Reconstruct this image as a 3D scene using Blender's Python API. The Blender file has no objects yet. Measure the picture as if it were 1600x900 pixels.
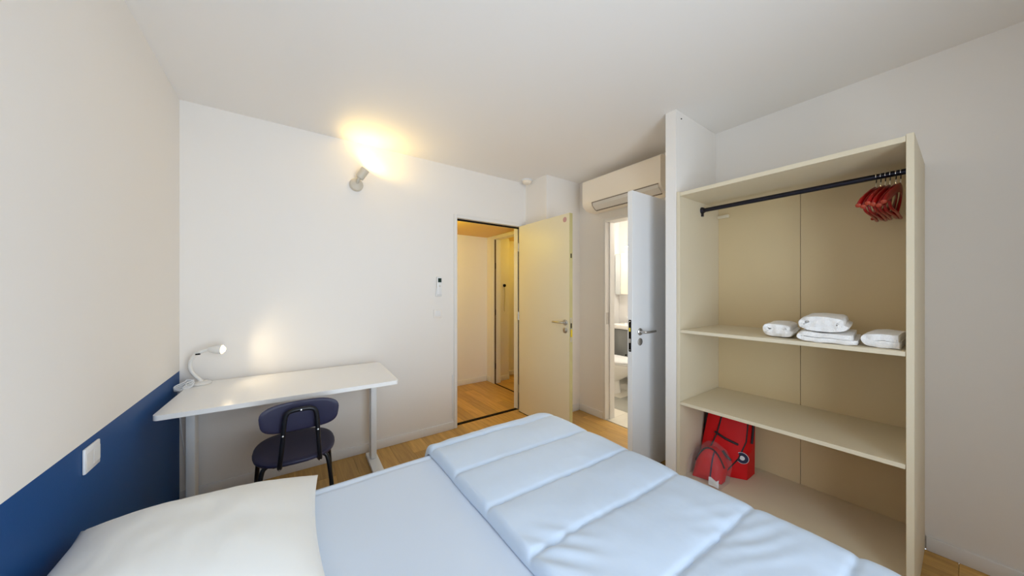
import bpy, bmesh, math, random
from mathutils import Vector, Matrix, noise

random.seed(7)
scene = bpy.context.scene
C = scene.collection
R = math.radians

# ------------------------------------------------------------------ camera
CAM_H = 1.32
YAW = 35.2
cam_d = bpy.data.cameras.new('camera')
cam = bpy.data.objects.new('camera', cam_d)
C.objects.link(cam)
cam.location = (0, 0, CAM_H)
cam.rotation_euler = (R(90), 0, R(-YAW))
cam_d.sensor_fit = 'HORIZONTAL'
cam_d.sensor_width = 36.0
cam_d.lens = 36.0 * 500.6 / 1600.0
cam_d.shift_y = 5.0 / 1600.0
cam_d.clip_start = 0.02
scene.camera = cam

# ------------------------------------------------------------------ world, daylight, exposure
world = bpy.data.worlds.new('sky')
scene.world = world
world.use_nodes = True
bgn = world.node_tree.nodes['Background']
bgn.inputs[0].default_value = (0.72, 0.84, 1.0, 1)
bgn.inputs[1].default_value = 1.5

def area(name, loc, rot, sx, sy, power, col):
    l = bpy.data.lights.new(name, 'AREA')
    l.shape = 'RECTANGLE'; l.size = sx; l.size_y = sy
    l.energy = power; l.color = col
    o = bpy.data.objects.new(name, l); C.objects.link(o)
    o.location = loc; o.rotation_euler = rot
    return o
# daylight entering through the tall window in the rear wall, behind the camera
day = area('window_daylight', (0.62, -0.87, 1.17), (R(97), 0, 0), 1.05, 2.0, 29, (0.79, 0.895, 1.0))
day.data.spread = R(140)

scene.view_settings.view_transform = 'Standard'
scene.view_settings.look = 'None'
scene.view_settings.gamma = 1
scene.view_settings.use_curve_mapping = False
scene.view_settings.exposure = 0.22
scene.cycles.diffuse_bounces = 8
scene.cycles.max_bounces = 14

# ------------------------------------------------------------------ materials
MATS = {}
def mat(name, col, rough=0.6, bump=0.0, bscale=40.0, metal=0.0, var=0.0, vscale=3.0, emit=None, estr=0.0,
        alpha=1.0, sheen=0.0, rnd=0.0, spec=0.5):
    if name in MATS: return MATS[name]
    m = bpy.data.materials.new(name); m.use_nodes = True
    nt = m.node_tree; b = nt.nodes['Principled BSDF']
    b.inputs['Base Color'].default_value = (*col, 1)
    b.inputs['Roughness'].default_value = rough
    b.inputs['Metallic'].default_value = metal
    b.inputs['Specular IOR Level'].default_value = spec
    if sheen: b.inputs['Sheen Weight'].default_value = sheen
    if alpha < 1: b.inputs['Alpha'].default_value = alpha
    if emit:
        b.inputs['Emission Color'].default_value = (*emit, 1)
        b.inputs['Emission Strength'].default_value = estr
    tc = nt.nodes.new('ShaderNodeTexCoord')
    if var or rnd:
        n = nt.nodes.new('ShaderNodeTexNoise'); n.inputs['Scale'].default_value = vscale; n.inputs['Detail'].default_value = 4
        nt.links.new(tc.outputs['Object'], n.inputs['Vector'])
        hsv = nt.nodes.new('ShaderNodeHueSaturation'); hsv.inputs['Color'].default_value = (*col, 1)
        mr = nt.nodes.new('ShaderNodeMapRange')
        mr.inputs['To Min'].default_value = 1 - var; mr.inputs['To Max'].default_value = 1 + var
        nt.links.new(n.outputs['Fac'], mr.inputs['Value'])
        if rnd:
            oi = nt.nodes.new('ShaderNodeObjectInfo')
            mr2 = nt.nodes.new('ShaderNodeMapRange')
            mr2.inputs['To Min'].default_value = 1 - rnd; mr2.inputs['To Max'].default_value = 1 + rnd
            nt.links.new(oi.outputs['Random'], mr2.inputs['Value'])
            mu = nt.nodes.new('ShaderNodeMath'); mu.operation = 'MULTIPLY'
            nt.links.new(mr.outputs[0], mu.inputs[0]); nt.links.new(mr2.outputs[0], mu.inputs[1])
            nt.links.new(mu.outputs[0], hsv.inputs['Value'])
        else:
            nt.links.new(mr.outputs[0], hsv.inputs['Value'])
        nt.links.new(hsv.outputs[0], b.inputs['Base Color'])
    if bump:
        n2 = nt.nodes.new('ShaderNodeTexNoise'); n2.inputs['Scale'].default_value = bscale; n2.inputs['Detail'].default_value = 5
        nt.links.new(tc.outputs['Object'], n2.inputs['Vector'])
        bp = nt.nodes.new('ShaderNodeBump'); bp.inputs['Strength'].default_value = bump; bp.inputs['Distance'].default_value = 0.004
        nt.links.new(n2.outputs['Fac'], bp.inputs['Height']); nt.links.new(bp.outputs[0], b.inputs['Normal'])
    MATS[name] = m
    return m

def wood_mat(name, ca, cb, rough=0.4):
    m = bpy.data.materials.new(name); m.use_nodes = True
    nt = m.node_tree; b = nt.nodes['Principled BSDF']; b.inputs['Roughness'].default_value = rough
    tc = nt.nodes.new('ShaderNodeTexCoord'); mp = nt.nodes.new('ShaderNodeMapping')
    oi = nt.nodes.new('ShaderNodeObjectInfo')
    off = nt.nodes.new('ShaderNodeVectorMath'); off.operation = 'SCALE'; off.inputs[0].default_value = (17, 31, 5)
    nt.links.new(oi.outputs['Random'], off.inputs['Scale'])
    add = nt.nodes.new('ShaderNodeVectorMath'); add.operation = 'ADD'
    nt.links.new(tc.outputs['Object'], add.inputs[0]); nt.links.new(off.outputs[0], add.inputs[1])
    mp.inputs['Scale'].default_value = (22, 1.6, 6)
    nt.links.new(add.outputs[0], mp.inputs['Vector'])
    n = nt.nodes.new('ShaderNodeTexNoise'); n.inputs['Scale'].default_value = 2.0; n.inputs['Detail'].default_value = 6
    n.inputs['Distortion'].default_value = 0.6
    nt.links.new(mp.outputs[0], n.inputs['Vector'])
    cr = nt.nodes.new('ShaderNodeValToRGB')
    cr.color_ramp.elements[0].position = 0.3; cr.color_ramp.elements[0].color = (*ca, 1)
    cr.color_ramp.elements[1].position = 0.72; cr.color_ramp.elements[1].color = (*cb, 1)
    nt.links.new(n.outputs['Fac'], cr.inputs[0])
    hsv = nt.nodes.new('ShaderNodeHueSaturation')
    mr = nt.nodes.new('ShaderNodeMapRange'); mr.inputs['To Min'].default_value = 0.82; mr.inputs['To Max'].default_value = 1.16
    nt.links.new(oi.outputs['Random'], mr.inputs['Value']); nt.links.new(mr.outputs[0], hsv.inputs['Value'])
    nt.links.new(cr.outputs[0], hsv.inputs['Color']); nt.links.new(hsv.outputs[0], b.inputs['Base Color'])
    return m

def clear_mat(name, tint=(1, 1, 1), mixf=0.15, rough=0.1):
    m = bpy.data.materials.new(name); m.use_nodes = True
    nt = m.node_tree; nt.nodes.clear()
    out = nt.nodes.new('ShaderNodeOutputMaterial'); mx = nt.nodes.new('ShaderNodeMixShader')
    tr = nt.nodes.new('ShaderNodeBsdfTransparent'); tr.inputs[0].default_value = (*tint, 1)
    gl = nt.nodes.new('ShaderNodeBsdfPrincipled'); gl.inputs['Base Color'].default_value = (0.9, 0.9, 0.92, 1)
    gl.inputs['Roughness'].default_value = rough
    mx.inputs[0].default_value = mixf
    nt.links.new(tr.outputs[0], mx.inputs[1]); nt.links.new(gl.outputs[0], mx.inputs[2]); nt.links.new(mx.outputs[0], out.inputs[0])
    return m

M_wall = mat('wall_paint', (0.83, 0.798, 0.757), 0.75, 0.05, 220)
M_ceil = mat('ceiling_paint', (0.85, 0.823, 0.79), 0.8, 0.04, 200)
M_blue = mat('blue_paint', (0.005, 0.064, 0.225), 0.5, 0.05, 200, spec=0.3)
M_base = mat('baseboard_paint', (0.80, 0.79, 0.78), 0.45)
M_door = mat('door_lacquer', (0.76, 0.68, 0.49), 0.4, 0.02, 60)
M_edge = mat('door_edge', (0.50, 0.44, 0.20), 0.5)
M_frame = mat('frame_paint', (0.79, 0.77, 0.74), 0.4)
M_dark = mat('dark_strip', (0.008, 0.006, 0.005), 0.7, spec=0.1)
M_steel = mat('brushed_steel', (0.55, 0.53, 0.50), 0.32, metal=1.0)
M_chrome = mat('chrome', (0.85, 0.85, 0.86), 0.12, metal=1.0)
M_black = mat('black_metal', (0.008, 0.009, 0.013), 0.35, metal=0.3)
M_plastic = mat('white_plastic', (0.80, 0.80, 0.80), 0.35)
M_ac = mat('ac_plastic', (0.90, 0.81, 0.68), 0.35)
M_acd = mat('ac_louver', (0.66, 0.62, 0.57), 0.4)
M_desk = mat('desk_laminate', (0.88, 0.87, 0.85), 0.22, 0.01, 90)
M_deskm = mat('desk_metal', (0.84, 0.86, 0.87), 0.35)
M_navy = mat('navy_plywood', (0.020, 0.020, 0.055), 0.5, 0.1, 300)
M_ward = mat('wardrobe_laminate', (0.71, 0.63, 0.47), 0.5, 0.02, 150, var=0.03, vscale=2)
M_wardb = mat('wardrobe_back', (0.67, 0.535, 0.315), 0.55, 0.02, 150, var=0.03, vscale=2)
M_rod = mat('rod_metal', (0.035, 0.035, 0.050), 0.28, metal=0.85)
M_red = mat('red_lacquer', (0.30, 0.006, 0.006), 0.3)
M_tan = mat('raw_wood_tip', (0.36, 0.04, 0.012), 0.5)
M_towel = mat('white_terry', (0.93, 0.92, 0.91), 0.95, 0.9, 260, sheen=0.3)
M_bagred = mat('red_nylon', (0.60, 0.006, 0.008), 0.5, 0.1, 300, spec=0.2)
M_bagdark = mat('dark_nylon', (0.012, 0.010, 0.014), 0.6, 0.1, 300)
M_navyp = mat('navy_print', (0.015, 0.018, 0.06), 0.5)
M_whitep = mat('white_print', (0.75, 0.75, 0.78), 0.5)
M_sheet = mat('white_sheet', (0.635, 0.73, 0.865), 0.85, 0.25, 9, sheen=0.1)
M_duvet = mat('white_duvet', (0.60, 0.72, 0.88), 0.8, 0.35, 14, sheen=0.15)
M_pillow = mat('pillow_cotton', (0.78, 0.795, 0.785), 0.9, 0.25, 10, sheen=0.1)
M_lampw = mat('lamp_white', (0.78, 0.77, 0.74), 0.4)
M_wlamp = mat('wall_lamp_paint', (0.60, 0.55, 0.46), 0.45)
M_bulb = mat('warm_bulb', (1, 0.9, 0.7), 0.5, emit=(1.0, 0.74, 0.34), estr=5)
M_bulb2 = mat('white_bulb', (1, 1, 1), 0.5, emit=(1.0, 0.95, 0.85), estr=6)
M_screen = mat('screen_dark', (0.015, 0.035, 0.03), 0.2)
M_sock = mat('socket_plate', (0.78, 0.78, 0.79), 0.35)
M_cer = mat('ceramic', (0.86, 0.84, 0.80), 0.12)
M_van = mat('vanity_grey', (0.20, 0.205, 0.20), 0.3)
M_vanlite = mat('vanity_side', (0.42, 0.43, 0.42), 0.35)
M_mirror = mat('mirror', (0.55, 0.57, 0.57), 0.06, metal=1.0)
M_tile = mat('floor_tile', (0.74, 0.70, 0.60), 0.35, rnd=0.05, var=0.02)
M_tileg = mat('floor_tile_grey', (0.36, 0.35, 0.30), 0.35)
M_grout = mat('grout', (0.52, 0.50, 0.45), 0.8)
M_sub = mat('subfloor', (0.10, 0.06, 0.03), 0.8)
M_sticker = mat('sticker_print', (0.55, 0.30, 0.28), 0.6)
M_yellow = mat('yellow_plastic', (0.75, 0.55, 0.02), 0.4)
M_concrete = mat('pale_ground', (0.4, 0.4, 0.38), 0.9)
M_oak = wood_mat('oak_floor', (0.46, 0.255, 0.060), (0.66, 0.400, 0.110), 0.40)
M_bedwood = mat('bed_base', (0.55, 0.55, 0.56), 0.7)
M_clear = clear_mat('clear_plastic', (0.97, 0.96, 0.97), 0.06, 0.06)
M_glass = clear_mat('window_glass', (1, 1, 1), 0.04, 0.02)

# ------------------------------------------------------------------ helpers
WL = {}                     # world location of every object's origin
def finish(bm, ang=40):
    bmesh.ops.recalc_face_normals(bm, faces=bm.faces)
    for f in bm.faces: f.smooth = True
    for e in bm.edges:
        if len(e.link_faces) == 2:
            e.smooth = e.calc_face_angle(0) < R(ang)
def obj(name, bm, m, parent=None, origin=None, ang=40):
    if ang is not None: finish(bm, ang)
    xs = [v.co for v in bm.verts]
    if origin is None:
        lo = Vector((min(c.x for c in xs), min(c.y for c in xs), min(c.z for c in xs)))
        hi = Vector((max(c.x for c in xs), max(c.y for c in xs), max(c.z for c in xs)))
        origin = Vector(((lo.x + hi.x) / 2, (lo.y + hi.y) / 2, lo.z))
    origin = Vector(origin)
    bmesh.ops.translate(bm, verts=bm.verts, vec=-origin)
    me = bpy.data.meshes.new(name); bm.to_mesh(me); bm.free()
    for mm in (m if isinstance(m, (list, tuple)) else [m]): me.materials.append(mm)
    o = bpy.data.objects.new(name, me); C.objects.link(o)
    if parent is not None:
        o.parent = parent; o.location = origin - WL[parent.name]
    else:
        o.location = origin
    WL[o.name] = origin
    return o
def tag(o, label, cat, group=None):
    o['label'] = label; o['category'] = cat
    if group: o['group'] = group
    return o
def thing(name, label, cat, loc, group=None):
    o = bpy.data.objects.new(name, None); C.objects.link(o)
    o.empty_display_size = 0.05; o.location = loc; WL[o.name] = Vector(loc)
    return tag(o, label, cat, group)
def struct(name, bm, m, ang=40, origin=None):
    o = obj(name, bm, m, None, origin, ang); o['kind'] = 'structure'; return o

def NB(): return bmesh.new()
def box(bm, x0, x1, y0, y1, z0, z1, bev=0.0, seg=2, mi=0, M=None):
    r = bmesh.ops.create_cube(bm, size=1.0)
    vs = r['verts']
    for v in vs:
        v.co = Vector((x0 + (v.co.x + .5) * (x1 - x0), y0 + (v.co.y + .5) * (y1 - y0), z0 + (v.co.z + .5) * (z1 - z0)))
    fs = set(f for v in vs for f in v.link_faces)
    for f in fs: f.material_index = mi
    if bev > 0:
        es = list(set(e for v in vs for e in v.link_edges))
        rr = bmesh.ops.bevel(bm, geom=es, offset=bev, segments=seg, affect='EDGES', profile=0.5)
        vs = list(set(v for f in rr['faces'] for v in f.verts) | set(v for v in vs if v.is_valid))
        for f in set(f for v in vs for f in v.link_faces): f.material_index = mi
    if M is not None: bmesh.ops.transform(bm, matrix=M, verts=[v for v in vs if v.is_valid])
    return bm
def BX(*a, **k): return box(NB(), *a, **k)
def smooth_path(pts, n=6, closed=False):
    P = [Vector(p) for p in pts]; out = []
    N = len(P)
    rng = range(N if closed else N - 1)
    for i in rng:
        if closed: p0, p1, p2, p3 = P[(i - 1) % N], P[i], P[(i + 1) % N], P[(i + 2) % N]
        else: p0, p1, p2, p3 = P[max(i - 1, 0)], P[i], P[i + 1], P[min(i + 2, N - 1)]
        for k in range(n):
            t = k / n
            out.append(0.5 * ((2 * p1) + (-p0 + p2) * t + (2 * p0 - 5 * p1 + 4 * p2 - p3) * t * t + (-p0 + 3 * p1 - 3 * p2 + p3) * t ** 3))
    if not closed: out.append(P[-1])
    return out
def tube(bm, pts, r, seg=10, closed=False, mi=0):
    P = [Vector(p) for p in pts]; n = len(P)
    rads = r if isinstance(r, (list, tuple)) else [r] * n
    T = []
    for i in range(n):
        if closed: d = P[(i + 1) % n] - P[i - 1]
        else: d = P[min(i + 1, n - 1)] - P[max(i - 1, 0)]
        T.append(d.normalized() if d.length > 1e-9 else Vector((0, 0, 1)))
    up = Vector((0, 0, 1)) if abs(T[0].z) < 0.9 else Vector((1, 0, 0))
    nrm = (up - T[0] * up.dot(T[0])).normalized()
    rings = []
    for i in range(n):
        nrm = (nrm - T[i] * nrm.dot(T[i]))
        nrm = nrm.normalized() if nrm.length > 1e-6 else T[i].orthogonal().normalized()
        b = T[i].cross(nrm)
        rings.append([bm.verts.new(P[i] + (nrm * math.cos(a) + b * math.sin(a)) * rads[i])
                      for a in [2 * math.pi * k / seg for k in range(seg)]])
    fs = []
    for i in range(n if closed else n - 1):
        A, B = rings[i], rings[(i + 1) % n]
        for k in range(seg): fs.append(bm.faces.new((A[k], A[(k + 1) % seg], B[(k + 1) % seg], B[k])))
    if not closed:
        fs.append(bm.faces.new(rings[0][::-1])); fs.append(bm.faces.new(rings[-1]))
    for f in fs: f.material_index = mi
    return bm
def lathe(bm, prof, seg=24, M=None, mi=0):
    """prof: list of (r, z), revolved about Z, then transformed by M"""
    M = M or Matrix()
    rings = []
    for r, z in prof:
        if r < 1e-6: rings.append([bm.verts.new(M @ Vector((0, 0, z)))])
        else: rings.append([bm.verts.new(M @ Vector((r * math.cos(2 * math.pi * k / seg), r * math.sin(2 * math.pi * k / seg), z))) for k in range(seg)])
    for i in range(len(rings) - 1):
        A, B = rings[i], rings[i + 1]
        for k in range(seg):
            k2 = (k + 1) % seg
            if len(A) == 1 and len(B) == 1: continue
            if len(A) == 1: f = bm.faces.new((A[0], B[k2], B[k]))
            elif len(B) == 1: f = bm.faces.new((A[k], A[k2], B[0]))
            else: f = bm.faces.new((A[k], A[k2], B[k2], B[k]))
            f.material_index = mi
    if len(rings[0]) > 1: bm.faces.new(rings[0][::-1]).material_index = mi
    if len(rings[-1]) > 1: bm.faces.new(rings[-1]).material_index = mi
    return bm
def axis_m(loc, direction):
    d = Vector(direction).normalized()
    return Matrix.Translation(Vector(loc)) @ d.to_track_quat('Z', 'Y').to_matrix().to_4x4()
def prism(bm, poly, frame, t0, t1, mi=0):
    """poly of 2-D points -> frame(a,b,c) with c from t0 to t1"""
    A = [bm.verts.new(frame(a, b, t0)) for a, b in poly]
    B = [bm.verts.new(frame(a, b, t1)) for a, b in poly]
    n = len(poly); fs = [bm.faces.new(A[::-1]), bm.faces.new(B)]
    for i in range(n): fs.append(bm.faces.new((A[i], A[(i + 1) % n], B[(i + 1) % n], B[i])))
    for f in fs: f.material_index = mi
    return bm
def bevel_all(bm, off, seg=2, ang=30):
    es = [e for e in bm.edges if len(e.link_faces) == 2 and e.calc_face_angle(0) > R(ang)]
    bmesh.ops.recalc_face_normals(bm, faces=bm.faces)
    bmesh.ops.bevel(bm, geom=es, offset=off, segments=seg, affect='EDGES', profile=0.5)
    return bm
def rrect(w, h, r, n=6):
    pts = []
    for cx, cy, a0 in ((w/2-r, h/2-r, 0), (-w/2+r, h/2-r, 90), (-w/2+r, -h/2+r, 180), (w/2-r, -h/2+r, 270)):
        for k in range(n + 1):
            a = R(a0 + 90 * k / n); pts.append((cx + r*math.cos(a), cy + r*math.sin(a)))
    return pts
def slab_grid(bm, top, bot, nu, nv):
    """closed slab from two point functions over a nu x nv grid"""
    A = [[bm.verts.new(top(i / nu, j / nv)) for j in range(nv + 1)] for i in range(nu + 1)]
    B = [[bm.verts.new(bot(i / nu, j / nv)) for j in range(nv + 1)] for i in range(nu + 1)]
    for i in range(nu):
        for j in range(nv):
            bm.faces.new((A[i][j], A[i+1][j], A[i+1][j+1], A[i][j+1]))
            bm.faces.new((B[i][j], B[i][j+1], B[i+1][j+1], B[i+1][j]))
    for i in range(nu):
        bm.faces.new((A[i][0], B[i][0], B[i+1][0], A[i+1][0])); bm.faces.new((A[i][nv], A[i+1][nv], B[i+1][nv], B[i][nv]))
    for j in range(nv):
        bm.faces.new((A[0][j], A[0][j+1], B[0][j+1], B[0][j])); bm.faces.new((A[nu][j], B[nu][j], B[nu][j+1], A[nu][j+1]))
    return bm

# ------------------------------------------------------------------ room shell
XL, XR, YB, YR, ZC = -0.545, 2.68, 2.84, -0.85, 2.52
WT = 0.12
DX0, DX1, DZ = 1.352, 2.128, 2.03            # entry door opening
BY0, BY1, BZ = 1.395, 2.13, 2.03             # bathroom opening in the right wall
HX0, HX1, HY1, HZ = 0.9, 2.43, 4.085, 2.11   # corridor
BX1, BYa, BYb, BCZ = 4.25, 1.10, 3.12, 2.40  # bathroom

bm = NB()   # left wall: lower part painted blue
box(bm, XL - WT, XL, YR - WT, YB + WT, 0, 0.822, mi=1); box(bm, XL - WT, XL, YR - WT, YB + WT, 0.822, ZC, mi=0)
struct('wall_left', bm, [M_wall, M_blue])
bm = NB()
box(bm, XL, DX0 - 0.035, YB, YB + WT, 0, ZC); box(bm, DX0 - 0.035, DX1 + 0.035, YB, YB + WT, DZ + 0.035, ZC); box(bm, DX1 + 0.035, XR + WT, YB, YB + WT, 0, ZC)
struct('wall_back', bm, M_wall)
bm = NB(); box(bm, 2.19, XR, 2.49, YB, 0, ZC); struct('wall_pier', bm, M_wall)
bm = NB()
box(bm, XR, XR + WT, YR - WT, BY0 - 0.03, 0, ZC); box(bm, XR, XR + WT, BY0 - 0.03, BY1 + 0.03, BZ + 0.03, ZC); box(bm, XR, XR + WT, BY1 + 0.03, YB, 0, ZC)
struct('wall_right', bm, M_wall)
bm = BX(2.10, XR, 1.102, 1.175, 0, ZC, bev=0.002, seg=1); struct('wall_partition', bm, M_wall)
WX0, WX1, WZ0, WZ1 = 0.07, 1.17, 0.14, 2.20       # window opening in the rear wall
bm = NB()
box(bm, XL, WX0, YR - WT, YR, 0, ZC); box(bm, WX1, XR, YR - WT, YR, 0, ZC)
box(bm, WX0, WX1, YR - WT, YR, 0, WZ0); box(bm, WX0, WX1, YR - WT, YR, WZ1, ZC)
struct('wall_rear', bm, M_wall)
bm = NB(); box(bm, XL - WT, XR + WT, YR - WT, YB + WT, ZC, ZC + 0.1); struct('ceiling', bm, M_ceil)

# window in the rear wall (behind the camera)
bm = NB()
fy0, fy1 = YR - 0.115, YR - 0.075
box(bm, WX0, WX0 + 0.05, fy0, fy1, WZ0, WZ1); box(bm, WX1 - 0.05, WX1, fy0, fy1, WZ0, WZ1)
box(bm, WX0 + 0.05, WX1 - 0.05, fy0, fy1, WZ0, WZ0 + 0.05); box(bm, WX0 + 0.05, WX1 - 0.05, fy0, fy1, WZ1 - 0.05, WZ1)
box(bm, 0.59, 0.65, fy0, fy1, WZ0 + 0.05, WZ1 - 0.05)
win = struct('window_1', bm, M_frame)
for a, b in ((WX0 + 0.05, 0.59), (0.65, WX1 - 0.05)):
    obj('pane', BX(a, b, YR - 0.098, YR - 0.092, WZ0 + 0.05, WZ1 - 0.05), M_glass, win)

# floor slab and oak planks laid along Y
bm = NB(); box(bm, XL - WT, XR + 0.005, YR - WT, 2.900, -0.12, -0.012); floor = struct('floor', bm, M_sub)
bm = NB(); box(bm, HX0, 3.6, 2.925, 4.6, -0.12, -0.012); hfloor = struct('floor_corridor', bm, M_sub)
PW = 0.14
plank_mesh = {}
def plank(x0, x1, y0, y1, parent):
    key = (round(x1 - x0, 4), round(y1 - y0, 4))
    w, l = key
    if w < 0.01 or l < 0.02: return
    if key not in plank_mesh:
        bm = NB(); box(bm, -w/2 + 0.0005, w/2 - 0.0005, -l/2 + 0.0005, l/2 - 0.0005, -0.012, 0.0, bev=0.0008, seg=1)
        finish(bm, 20); me = bpy.data.meshes.new('plank'); bm.to_mesh(me); bm.free(); me.materials.append(M_oak); plank_mesh[key] = me
    o = bpy.data.objects.new('plank', plank_mesh[key]); C.objects.link(o)
    o.parent = parent; o.location = Vector(((x0 + x1) / 2, (y0 + y1) / 2, 0)) - WL[parent.name]
def lay(x0, x1, y0, y1, parent, L=1.15):
    x = x0; i = 0
    while x < x1 - 0.005:
        xe = min(x + PW, x1); y = y0 - [0.0, 0.62, 0.28, 0.86, 0.45][i % 5]
        while y < y1 - 0.005:
            ya, yb = max(y, y0), min(y + L, y1)
            if yb - ya > 0.02: plank(x, xe, ya, yb, parent)
            y += L
        x = xe; i += 1
lay(XL, XR, YR, 2.886, floor)
lay(HX0 + 0.02, 2.425, 2.929, HY1, hfloor)
lay(2.425, 3.3, 3.28, 4.3, hfloor)
struct('trim_1', BX(DX0, DX1, 2.887, 2.928, -0.012, 0.005, bev=0.001, seg=1), M_dark)       # dark threshold strip

# baseboards
def skirting(name, x0, x1, y0, y1, h=0.072):
    return struct(name, BX(x0, x1, y0, y1, 0.0, h, bev=0.004, seg=2), M_base)
skirting('baseboard_back', XL + 0.001, DX0 - 0.036, YB - 0.014, YB - 0.0005)
skirting('baseboard_right', XR - 0.014, XR - 0.0005, YR, 0.118)
skirting('baseboard_pier', 2.19, XR - 0.016, 2.477, 2.4895)
skirting('baseboard_bath_side', XR - 0.014, XR - 0.0005, BY1 + 0.032, 2.476)

# corridor beyond the entry door
bm = NB(); box(bm, HX0 - 0.1, HX1 + 0.12, HY1, HY1 + 0.1, 0, 2.3); struct('wall_corridor_far', bm, M_wall)
bm = NB(); box(bm, HX0 - 0.1, HX0, 2.961, HY1, 0, 2.3); struct('wall_corridor_left', bm, M_wall)
bm = NB()
box(bm, HX1, HX1 + 0.1, 3.905, HY1, 0, 2.3); box(bm, HX1, HX1 + 0.1, 2.961, 3.25, 0, 2.3); box(bm, HX1, HX1 + 0.1, 3.25, 3.905, 2.06, 2.3)
struct('wall_corridor_right', bm, M_wall)
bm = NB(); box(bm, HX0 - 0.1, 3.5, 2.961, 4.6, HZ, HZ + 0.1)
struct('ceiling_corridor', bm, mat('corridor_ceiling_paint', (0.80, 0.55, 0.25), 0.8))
bm = NB(); box(bm, HX1 + 0.1, 2.745, 3.965, 4.14, 0, HZ); box(bm, 2.745, 3.5, 4.14, 4.24, 0, HZ); box(bm, 3.3, 3.4, 3.2, 4.14, 0, HZ); box(bm, HX1 + 0.1, 3.4, 3.13, 3.2, 0, HZ)
struct('wall_side_room', bm, M_wall)
skirting('baseboard_corridor_far', HX0, 2.418, HY1 - 0.013, HY1 - 0.0005)
skirting('baseboard_corridor_right', HX1 - 0.013, HX1 - 0.0005, 3.962, HY1 - 0.015)
skirting('baseboard_side_room', HX1 + 0.12, 2.744, 3.952, 3.9645)
skirting('baseboard_side_room_rear', 2.758, 3.2, 4.127, 4.1395)
# casing of the corridor's side opening
bm = NB(); box(bm, HX1 - 0.012, HX1 + 0.112, 3.880, 3.9045, 0, 2.06, bev=0.002, seg=1); box(bm, HX1 - 0.012, HX1 - 0.0005, 3.9045, 3.955, 0, 2.10, bev=0.002, seg=1)
box(bm, HX1 - 0.012, HX1 - 0.0005, 3.25, 3.9045, 2.06, 2.10, bev=0.002, seg=1)
tr = struct('trim_2', bm, M_frame)
for z in (0.25, 1.02, 1.68):
    obj('hinge', tube(NB(), [(HX1 + 0.015, 3.875, z - 0.04), (HX1 + 0.015, 3.875, z + 0.04)], 0.008, 8), M_dark, tr)
obj('dark_rebate', BX(HX1 + 0.002, HX1 + 0.022, 3.872, 3.8795, 0.003, 2.055), M_sub, tr)
struct('trim_3', BX(HX1 + 0.002, HX1 + 0.022, 3.27, 3.868, 0.0, 0.004), M_dark)          # threshold line
hk = thing('wall_hook', 'small black round wall knob on the yellow wall beyond the corridor opening', 'hook', (2.66, 3.9645, 1.40))
obj('knob', lathe(NB(), [(0.022, 0), (0.022, 0.016), (0.012, 0.022), (0, 0.023)], 14, axis_m((2.655, 3.9642, 1.405), (0, -1, 0))), M_dark, hk)
obj('cord', tube(NB(), smooth_path([(2.655, 3.952, 1.385), (2.661, 3.955, 1.25), (2.652, 3.956, 1.10), (2.655, 3.957, 1.02)], 4), 0.003, 6), M_edge, hk)

# ------------------------------------------------------------------ entry door frame and leaf
bm = NB()
box(bm, DX0 - 0.034, DX0, YB - 0.008, YB + WT, 0, DZ + 0.034, bev=0.002, seg=1)
box(bm, DX1, DX1 + 0.034, YB - 0.008, YB + WT, 0, DZ + 0.034, bev=0.002, seg=1)
box(bm, DX0, DX1, YB - 0.008, YB + WT, DZ, DZ + 0.034, bev=0.002, seg=1)
box(bm, DX1 - 0.012, DX1, YB + 0.05, YB + WT, 0, DZ)
fr = struct('trim_4', bm, M_frame)
bm = NB(); box(bm, DX0, DX1, YB + 0.035, YB + 0.055, DZ - 0.014, DZ - 0.0005); box(bm, DX1 - 0.006, DX1 - 0.0005, YB + 0.03, YB + 0.045, 0.01, DZ - 0.014)
obj('rubber_seal', bm, M_dark, fr)
obj('cable_trunking', BX(DX0 - 0.052, DX0 - 0.044, YB - 0.006, YB - 0.0005, 0.10, 0.52), M_base, fr)

def lever(bm_parts, parent, base, out, along, drop=True):
    """rose + lever handle at point base on a door face; out = face normal, along = lever direction"""
    base, out, along = Vector(base), Vector(out).normalized(), Vector(along).normalized()
    h = obj('handle', lathe(NB(), [(0.026, 0), (0.026, 0.006), (0.022, 0.010), (0.010, 0.011), (0.010, 0.035)], 20, axis_m(base, out)), M_steel, parent)
    p0 = base + out * 0.035; pts = smooth_path([p0 - out * 0.012, p0 + out * 0.008, p0 + out * 0.016 + along * 0.02, p0 + out * 0.016 + along * 0.065, p0 + out * 0.012 + along * 0.125], 5)
    obj('lever', tube(NB(), pts, 0.0085, 10), M_steel, h)
    k = obj('key_plate', lathe(NB(), [(0.026, 0), (0.026, 0.006), (0.022, 0.009), (0, 0.009)], 20, axis_m(base - Vector((0, 0, 0.072)), out)), M_steel, parent)
    return h
# leaf, open into the room by about 90 degrees
LX0, LX1, LY0, LY1 = 2.086, 2.126, 2.060, 2.826
bm = NB(); box(bm, LX0, LX1, LY0 + 0.001, LY1, 0.008, 2.028, bev=0.0015, seg=1)
d1 = struct('door_1', bm, M_door)
obj('edge_band', BX(LX0 + 0.001, LX1 - 0.001, LY0 - 0.0008, LY0 + 0.001, 0.009, 2.027), M_edge, d1)
lever(None, d1, (LX0, LY0 + 0.05, 1.035), (-1, 0, 0), (0, 1, 0))
lever(None, d1, (LX1, LY0 + 0.05, 1.035), (1, 0, 0), (0, 1, 0))
obj('lock_plate', BX(LX0 + 0.010, LX1 - 0.010, LY0 - 0.002, LY0 - 0.0008, 0.86, 1.08), M_steel, d1)
obj('strike_plate', BX(LX0 + 0.014, LX1 - 0.014, LY0 - 0.003, LY0 - 0.0008, 1.62, 1.66), M_dark, d1)
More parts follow.
